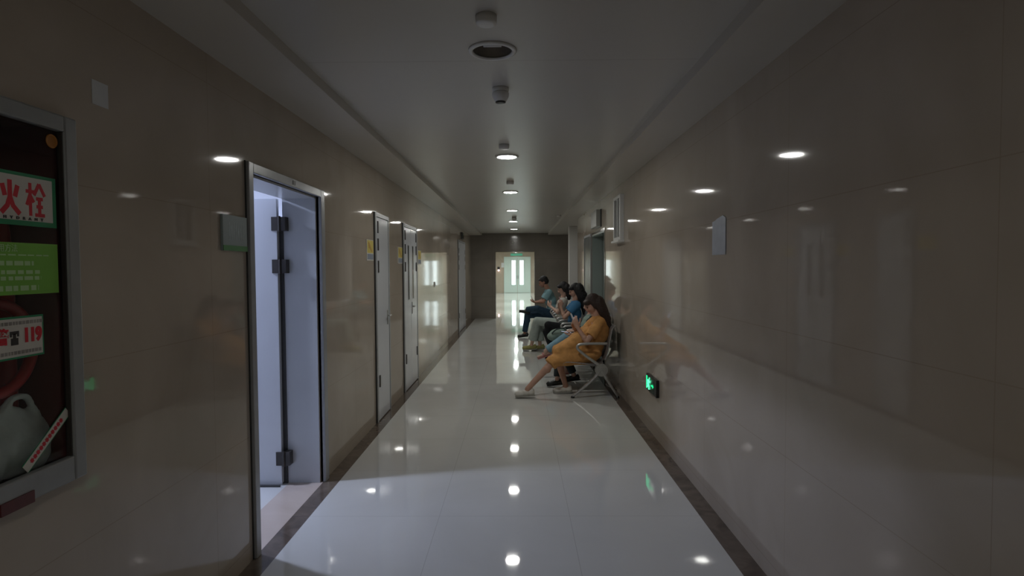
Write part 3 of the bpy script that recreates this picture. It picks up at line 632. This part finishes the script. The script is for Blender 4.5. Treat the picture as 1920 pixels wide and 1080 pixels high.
def person(label, P, skin, hair, hairpath=None, man=False, cut='long', s=1.0):
    """P: joints in world space. The body is one remeshed surface; clothes are children"""
    y = P['y']; base = V((P['hip'][0], y, 0))
    t = thing('person', label, 'person', base, 'people seated along the right wall')
    hw = P.get('sw', .165)*s; pelvis = V((P['hip'][0], y, P['hip'][1])); chest = V((P['chest'][0], y, P['chest'][1])); neck = V((P['neck'][0], y, P['neck'][1])); hd = V((P['head'][0], y+P.get('hy', 0), P['head'][1]))
    R = head_matrix(hd, P.get('pitch', .5), P.get('yaw', 0)); Rr = R.to_3x3()
    sh = {q: neck+V((.015, (-1 if q == 'n' else 1)*hw, -.055)) for q in 'nf'}
    hip = {q: pelvis+V((-.03, (-1 if q == 'n' else 1)*.095*s, -.005)) for q in 'nf'}
    spine = (chest-pelvis).to_track_quat('Z', 'Y').to_matrix()
    b = bmesh.new()
    ball(b, pelvis, (.105*s, .160*s, .10*s)); ball(b, pelvis.lerp(chest, .45), (.092*s, .130*s, .13*s), None); ball(b, chest, (.100*s, .145*s, .14*s))
    cap(b, sh['n'], .048*s, sh['f'], .048*s); ball(b, chest.lerp(neck, .55), (.085*s, .13*s, .08*s))
    cap(b, neck, .052*s, hd+Rr @ V((.015, 0, -.06)), .048*s)
    for q in 'nf':
        el, wr = V(P['elbow_'+q]), V(P['wrist_'+q]); kn, an = V(P['knee_'+q]), V(P['ankle_'+q])
        cap(b, sh[q], .044*s, el, .034*s); cap(b, el, .034*s, wr, .023*s); ball(b, el.lerp(wr, .25), .037*s)
        cap(b, hip[q], .078*s, kn, .052*s); cap(b, kn, .050*s, an, .033*s); ball(b, kn.lerp(an, .30)+V((.012, 0, 0)), .053*s)
        td = V(P.get('toe_'+q, (-1, 0, -.12))).normalized(); dn = V((0, 0, -1)); dn = (dn-td*dn.dot(td)).normalized()
        cap(b, an, .034*s, an+td*.02+dn*.045, .030*s); cap(b, an+dn*.045-td*.045, .026*s, an+dn*.052+td*.13, .023*s)
        hdv = P.get('hand_'+q, ((-.8, 0, .2), (0, 0, 1), .6)); ts = (-1 if q == 'n' else 1)*(hdv[3] if len(hdv) > 3 else 1)
        hand(b, wr, hdv[0], hdv[1], ts, hdv[2], .95*s)
    # head
    def H(x, yy, z): return R @ V((x*s, yy*s, z*s))
    ball(b, H(.012, 0, .022), (.096*s, .076*s, .092*s), Rr, 20); ball(b, H(-.042, 0, -.028), (.052*s, .058*s, .076*s), Rr, 20); ball(b, H(-.060, 0, -.082), (.028*s, .030*s, .022*s), Rr)
    cap(b, H(-.088, 0, .012), .009*s, H(-.108, 0, -.024), .0125*s, 8); ball(b, H(-.100, 0, -.031), (.012*s, .017*s, .009*s), Rr)
    ball(b, H(-.088, .022, .020), (.012*s, .022*s, .008*s), Rr); ball(b, H(-.088, -.022, .020), (.012*s, .022*s, .008*s), Rr)
    ball(b, H(-.062, .036, -.025), (.026*s, .022*s, .026*s), Rr); ball(b, H(-.062, -.036, -.025), (.026*s, .022*s, .026*s), Rr)
    for k in (-1, 1): ball(b, H(.008, k*.077, -.012), (.018*s, .009*s, .030*s), Rr)
    body = obj('body', b, skin, t, remesh=.0058, sm=3)
    for k in (-1, 1):
        e = bmesh.new(); ball(e, H(-.0865, k*.029, .003), (.008*s, .013*s, .0065*s), Rr); obj('eye', e, 'eye', body, smooth=True)
        e = bmesh.new(); cap(e, H(-.099, k*.016, .022), .0035, H(-.088, k*.046, .024), .003, 6); obj('eyebrow', e, hair, body, smooth=True)
    e = bmesh.new(); cap(e, H(-.092, -.018, -.054), .0055, H(-.092, .018, -.054), .0055, 8); ball(e, H(-.096, 0, -.053), (.006, .014, .008), Rr); obj('lips', e, 'lip', body, smooth=True)
    # hair
    h = bmesh.new()
    ball(h, H(.026, 0, .038), (.098*s, .086*s, .092*s), Rr, 24); ball(h, H(.045, 0, .0), (.080*s, .084*s, .080*s), Rr, 20)
    if cut == 'long':
        ball(h, H(-.045, .045, .060), (.048*s, .038*s, .036*s), Rr); ball(h, H(-.045, -.045, .060), (.048*s, .038*s, .036*s), Rr); ball(h, H(-.058, 0, .078), (.035*s, .05*s, .022*s), Rr)
        ball(h, H(.01, .075, -.015), (.042*s, .020*s, .066*s), Rr); ball(h, H(.012, -.075, -.015), (.040*s, .020*s, .066*s), Rr)
        if hairpath:
            pts = smooth_path([q[0] for q in hairpath], 5); n = len(pts); rs = []
            for i in range(n):
                u = i/(n-1)*(len(hairpath)-1); k = min(int(u), len(hairpath)-2); rs.append(hairpath[k][1]*(1-(u-k))+hairpath[k+1][1]*(u-k))
            for p, r in zip(pts, rs): ball(h, p, (r, r*1.45, r*1.2), None, 12)
            for k in range(9):      # loose locks
                oy = random.uniform(-1, 1); q = [(V(p)+V((random.uniform(-.3, .9)*r, oy*r*1.3, 0))) for p, r in zip(pts, rs)]
                tube(h, q, [max(.006, .35*r) for r in rs], 6)
    else:
        ball(h, H(-.04, 0, .075), (.045*s, .062*s, .024*s), Rr)
    obj('hair', h, hair, t, remesh=.007, sm=2)
    t2 = dict(t=t, body=body, sh=sh, hip=hip, pelvis=pelvis, chest=chest, neck=neck, s=s, P=P, R=R)
    return t2

def flatcap(bm, p0, r0, p1, r1, k=1):      # round at p0, cut flat at p1 (a hem or a cuff)
    ball(bm, p0, r0); cone(bm, p0, r0, p1, r1, 18)
def top(q, m, name='shirt', sleeve=.6, loose=.016, cols=None):
    s = q['s']; b = bmesh.new(); g = loose
    pel, ch, nk = q['pelvis'], q['chest'], q['neck']
    ball(b, pel+V((.005, 0, .02)), (.112*s+g, .162*s+g, .10*s)); ball(b, pel.lerp(ch, .45), (.100*s+g, .140*s+g, .14*s)); ball(b, ch, (.105*s+g, .150*s+g, .145*s))
    cap(b, q['sh']['n'], .050*s+g*.7, q['sh']['f'], .050*s+g*.7); ball(b, ch.lerp(nk, .55), (.088*s+g, .135*s+g, .08*s)); cone(b, nk+V((0, 0, -.05)), .075*s+g, nk+V((-.012, 0, .012)), .056*s)
    for k in 'nf':
        sh = q['sh'][k]; el = V(q['P']['elbow_'+k]); wr = V(q['P']['wrist_'+k])
        if sleeve <= 1: flatcap(b, sh, .052*s+g, sh.lerp(el, sleeve), .050*s+g)
        else: flatcap(b, sh, .052*s+g, el, .042*s+g*.8); flatcap(b, el, .042*s+g*.8, el.lerp(wr, sleeve-1), .033*s+g*.6)
    return obj(name, b, m, q['t'], remesh=.009, sm=3)
def trousers(q, m, length=.93, flare=.0, name='trousers', loose=.014):
    s = q['s']; b = bmesh.new(); g = loose; pel = q['pelvis']
    ball(b, pel, (.112*s+g, .165*s+g, .098*s+g*.5))
    for k in 'nf':
        hp = q['hip'][k]; kn = V(q['P']['knee_'+k]); an = V(q['P']['ankle_'+k])
        cap(b, hp, .086*s+g, kn, .058*s+g); flatcap(b, kn, .058*s+g, kn.lerp(an, length), .043*s+g+flare)
        ball(b, kn.lerp(an, .3)+V((.012, 0, 0)), .056*s+g)
    return obj(name, b, m, q['t'], remesh=.009, sm=3)
def shoe(q, k, m, sole='sole', sandal=False, big=1.0):
    P = q['P']; an = V(P['ankle_'+k]); td = V(P.get('toe_'+k, (-1, 0, -.12))).normalized(); dn = V((0, 0, -1)); dn = (dn-td*dn.dot(td)).normalized(); sd = td.cross(dn).normalized()
    rot = Matrix((td, sd, -dn)).transposed(); b = bmesh.new(); s = q['s']*big
    c = an+dn*.052*s
    if sandal:
        tube(b, [c+td*.05*s+sd*.045*s+dn*.01, c+td*.06*s-dn*.035*s, c+td*.05*s-sd*.045*s+dn*.01], .012*s, 8)
    else:
        ball(b, c-td*.035*s, (.048*s, .039*s, .040*s), rot); ball(b, c+td*.03*s-dn*.002, (.075*s, .043*s, .040*s), rot); ball(b, c+td*.10*s+dn*.003, (.070*s, .047*s, .037*s), rot)
        ball(b, c-td*.052*s-dn*.02*s, (.026*s, .033*s, .036*s), rot)
    sh = obj('shoe', b, m, q['t'], remesh=.006 if not sandal else 0, sm=3, smooth=True)
    b = bmesh.new(); prof = [(-.085, .026), (-.06, .038), (0, .037), (.08, .046), (.13, .042), (.162, .022)]
    A = [c+td*x*s+sd*w*s for x, w in prof]+[c+td*x*s-sd*w*s for x, w in prof[::-1]]
    v0 = [b.verts.new(p+dn*.024*s) for p in A]; v1 = [b.verts.new(p+dn*.038*s) for p in A]
    b.faces.new(v0); b.faces.new(v1[::-1])
    for i in range(len(A)): b.faces.new((v0[i], v1[i], v1[(i+1) % len(A)], v0[(i+1) % len(A)]))
    obj('sole', b, sole, sh)
def phone(c, f, n, label, case='case', L=.15, Wd=.072):
    """c centre, f long axis, n screen normal"""
    f = V(f).normalized(); n = V(n); n = (n-f*n.dot(f)).normalized(); a = f.cross(n); rot = Matrix((a, f, n)).transposed().to_4x4()
    b = boxes((-Wd/2, Wd/2, -L/2, L/2, -.0045, .0045)); o = obj('smartphone', b, case, bevel=.003)
    o.matrix_world = Matrix.Translation(V(c)) @ rot; tag(o, label, 'phone', None)
    b = boxes((-Wd/2+.004, Wd/2-.004, -L/2+.008, L/2-.008, .0045, .0055)); sc = obj('screen', b, 'screen'); sc.parent = o
    return o

# --- woman in the amber dress
A = person('woman in an amber dress with long brown hair, legs stretched out, looking at a phone', dict(
    y=7.28, hip=(.93, .52), chest=(1.005, .79), neck=(1.00, .975), head=(.945, 1.135), pitch=.62, yaw=.05,
    knee_n=(.44, 7.12, .44), ankle_n=(.115, 7.03, .115), toe_n=(-1, -.05, -.06), knee_f=(.50, 7.38, .455), ankle_f=(.60, 7.29, .10), toe_f=(-1, -.02, -.05),
    elbow_n=(.845, 7.055, .685), wrist_n=(.735, 7.13, .86), hand_n=((-.30, .15, .9), (.25, .95, .2), .42),
    elbow_f=(.80, 7.46, .70), wrist_f=(.715, 7.31, .83), hand_f=((-.35, -.45, .8), (.5, -.6, .2), .5), sw=.160),
    'skin', 'hairb', [((1.02, 7.28, 1.15), .078), ((1.065, 7.27, 1.06), .070), ((1.105, 7.26, .97), .058), ((1.135, 7.25, .88), .042), ((1.15, 7.24, .80), .018)])
def dress(q, m):
    b = bmesh.new(); pel, ch, nk = q['pelvis'], q['chest'], q['neck']; g = .018
    ball(b, pel+V((.01, 0, .0)), (.125, .185, .10)); ball(b, pel.lerp(ch, .4), (.128, .155, .15)); ball(b, ch+V((.02, 0, 0)), (.135, .160, .16)); ball(b, ch.lerp(nk, .6)+V((.02, 0, 0)), (.105, .15, .09))
    cap(b, q['sh']['n'], .060, q['sh']['f'], .060); cone(b, nk+V((0, 0, -.05)), .09, nk+V((-.01, 0, .015)), .058)
    for k in 'nf':
        sh = q['sh'][k]; el = V(q['P']['elbow_'+k]); flatcap(b, sh, .068, sh.lerp(el, .72), .070)
        hp = q['hip'][k]; kn = V(q['P']['knee_'+k]); an = V(q['P']['ankle_'+k]); e = kn.lerp(an, .13)
        cap(b, hp, .105, kn, .082); cone(b, kn, .088, e, .086, 20)
    kn, kf = V(q['P']['knee_n']), V(q['P']['knee_f'])
    for u in (0, .2, .4, .6, .8, .95):      # the skirt spans both thighs and sags between them
        a = q['hip']['n'].lerp(kn, u); c = q['hip']['f'].lerp(kf, u); cap(b, a+V((0, 0, .01)), .082-.012*u, c+V((0, 0, .01)), .082-.012*u)
        bx(b, a.x-.07, a.x+.07, a.y-.02, c.y+.02, max(.385, a.z-.12+.03*u), a.z)
    for x, z, r in ((.80, .66, .055), (.70, .60, .055), (.86, .74, .05)): cap(b, (x, 7.16, z), r, (x+.02, 7.40, z), r)
    for x0, z0, r0, x1, z1, r1 in ((.86, .76, .095, .66, .625, .085), (.70, .64, .085, .50, .545, .070), (.78, .60, .10, .52, .50, .085)):      # loose cloth falling from the chest over the lap
        for yy in (7.19, 7.28, 7.36): cap(b, (x0, yy, z0), r0, (x1, yy-.02, z1), r1)
    o = obj('dress', b, m, q['t'], remesh=.0085, sm=6)
    tx = bpy.data.textures.new('folds', 'CLOUDS'); tx.noise_scale = .11; tx.noise_depth = 1
    dm = o.modifiers.new('folds', 'DISPLACE'); dm.texture = tx; dm.strength = .026; dm.mid_level = .5
    return o
dress(A, 'dress')
for k in 'nf': shoe(A, k, 'shoe')
phone((.685, 7.185, .955), (-.35, .1, .93), (.85, .1, .4), 'white smartphone held up by the woman in the amber dress')

# --- second sitter, mostly hidden: dark trousers and black shoes
B = person('person in charcoal clothes and black shoes leaning back, hidden behind the woman in amber', dict(
    y=7.86, hip=(.99, .50), chest=(1.01, .75), neck=(1.04, .93), head=(1.025, 1.075), pitch=.35,
    knee_n=(.57, 7.76, .475), ankle_n=(.52, 7.66, .115), knee_f=(.60, 7.97, .475), ankle_f=(.77, 7.95, .115),
    elbow_n=(.93, 7.67, .63), wrist_n=(.755, 7.76, .685), hand_n=((-.95, .2, .0), (.1, .2, .9), .5),
    elbow_f=(.93, 8.05, .63), wrist_f=(.755, 7.92, .675), hand_f=((-.95, -.25, .0), (.1, -.2, .9), .5)), 'skinp', 'hairk', None, cut='short', s=.93)
top(B, 'dgrey', sleeve=.6); trousers(B, 'dgrey')
for k in 'nf': shoe(B, k, 'bshoe', 'black')
phone((.655, 7.84, .715), (-1, 0, .15), (.2, 0, 1), 'dark smartphone held flat by the hidden second sitter', 'black')

# --- third sitter: light jeans, pink sandals, legs crossed
Cc = person('person in light blue jeans and pink sandals with legs crossed, third from the camera', dict(
    y=8.37, hip=(1.0, .50), chest=(1.02, .74), neck=(1.05, .91), head=(1.05, 1.055), pitch=.25,
    knee_n=(.70, 8.30, .60), ankle_n=(.40, 8.36, .385), toe_n=(-.95, 0, -.30), knee_f=(.60, 8.45, .475), ankle_f=(.70, 8.42, .115),
    elbow_n=(.96, 8.19, .63), wrist_n=(.80, 8.28, .68), hand_n=((-.9, .2, -.1), (0, 0, -1), .4), elbow_f=(.96, 8.56, .63), wrist_f=(.80, 8.46, .68), hand_f=((-.9, -.2, -.1), (0, 0, -1), .4)),
    'skinp', 'hairb', None, cut='short', s=.90)
top(Cc, 'sage', sleeve=.6); trousers(Cc, 'jean', .90, .004)
for k in 'nf': shoe(Cc, k, 'pink', 'pink', sandal=True)
# cloth bag on that lap
b = bmesh.new(); ball(b, (.60, 8.60, .60), (.14, .10, .085)); ball(b, (.53, 8.60, .57), (.10, .10, .07)); ball(b, (.66, 8.62, .63), (.09, .09, .07))
t = thing('cloth_bag', 'soft sage green cloth bag resting on the bench beside the light jeans', 'bag', (.60, 8.62, .5))
obj('bag_body', b, 'sage', t, remesh=.01, sm=6)
b = bmesh.new(); tube(b, smooth_path([(.50, 8.52, .62), (.56, 8.50, .68), (.66, 8.50, .70), (.72, 8.54, .66)]), .009, 8); obj('bag_strap', b, 'dgrey', t, smooth=True)

# --- woman in blue tee and black trousers
D = person('woman with black hair in a blue t-shirt and black trousers, legs crossed', dict(
    y=9.93, hip=(.97, .52), chest=(.975, .80), neck=(.985, 1.02), head=(.985, 1.20), pitch=.35, yaw=.05,
    knee_n=(.52, 9.86, .61), ankle_n=(.565, 9.97, .25), toe_n=(-.85, .0, -.45), knee_f=(.50, 10.05, .48), ankle_f=(.62, 10.08, .115),
    elbow_n=(.785, 9.72, .75), wrist_n=(.735, 9.86, .93), hand_n=((.0, .3, .9), (-.2, .9, .2), .55),
    elbow_f=(.80, 10.12, .76), wrist_f=(.72, 9.99, .90), hand_f=((.0, -.3, .9), (.2, -.8, .3), .5)),
    'skin', 'hairk', [((1.05, 9.93, 1.22), .095), ((1.09, 9.92, 1.12), .085), ((1.11, 9.92, 1.00), .060), ((1.13, 9.91, .88), .040), ((1.135, 9.91, .80), .02)])
top(D, 'blue', sleeve=.58, loose=.02); trousers(D, 'blk')
for k in 'nf': shoe(D, k, 'bshoe', 'black')
phone((.725, 9.93, 1.02), (-.1, 0, 1), (.95, 0, .2), 'red cased smartphone held by the woman in the blue t-shirt', 'redcase')

# --- sitter in pale grey trousers and khaki shoes
E_ = person('person in a cream shirt, pale grey trousers and khaki shoes, behind the woman in blue', dict(
    y=10.97, hip=(.86, .53), chest=(.83, .81), neck=(.86, 1.02), head=(.86, 1.20), pitch=.4,
    knee_n=(.36, 10.90, .585), ankle_n=(.26, 11.0, .13), toe_n=(-1, 0, -.05), knee_f=(.40, 11.08, .50), ankle_f=(.42, 11.10, .115),
    elbow_n=(.74, 10.76, .76), wrist_n=(.62, 10.90, .86), hand_n=((-.5, .4, .6), (.3, .7, .3), .5), elbow_f=(.74, 11.18, .76), wrist_f=(.62, 11.04, .86), hand_f=((-.5, -.4, .6), (.3, -.7, .3), .5)),
    'skinp', 'hairk', [((.92, 10.97, 1.22), .075), ((.96, 10.97, 1.12), .06), ((.97, 10.97, 1.02), .04)])
top(E_, 'cream', sleeve=.7); trousers(E_, 'pgrey', .80, .026, loose=.022)
for k in 'nf': shoe(E_, k, 'khaki', 'sole', big=1.12)

# --- man in the light blue shirt
F_ = person('man in a light blue shirt and dark jeans with one leg crossed, farthest sitter', dict(
    y=13.0, hip=(.80, .54), chest=(.74, .85), neck=(.68, 1.10), head=(.575, 1.275), pitch=.45, sw=.185,
    knee_n=(.43, 12.78, .69), ankle_n=(.20, 13.02, .655), toe_n=(-1, .15, .15), knee_f=(.22, 13.12, .52), ankle_f=(.15, 13.12, .115),
    elbow_n=(.56, 12.76, .84), wrist_n=(.40, 12.90, .82), hand_n=((-.8, .5, .1), (.2, .2, .9), .55), elbow_f=(.56, 13.24, .84), wrist_f=(.40, 13.08, .82), hand_f=((-.8, -.5, .1), (.2, -.2, .9), .55)),
    'skind', 'hairk', None, cut='short', man=True, s=1.04)
top(F_, 'lblue', sleeve=.75, loose=.022); trousers(F_, 'navy', .95, .004)
for k in 'nf': shoe(F_, k, 'bshoe', 'black')
phone((.33, 12.99, .90), (-.5, 0, .85), (.85, 0, .5), 'dark smartphone in the hands of the man in the light blue shirt', 'black')
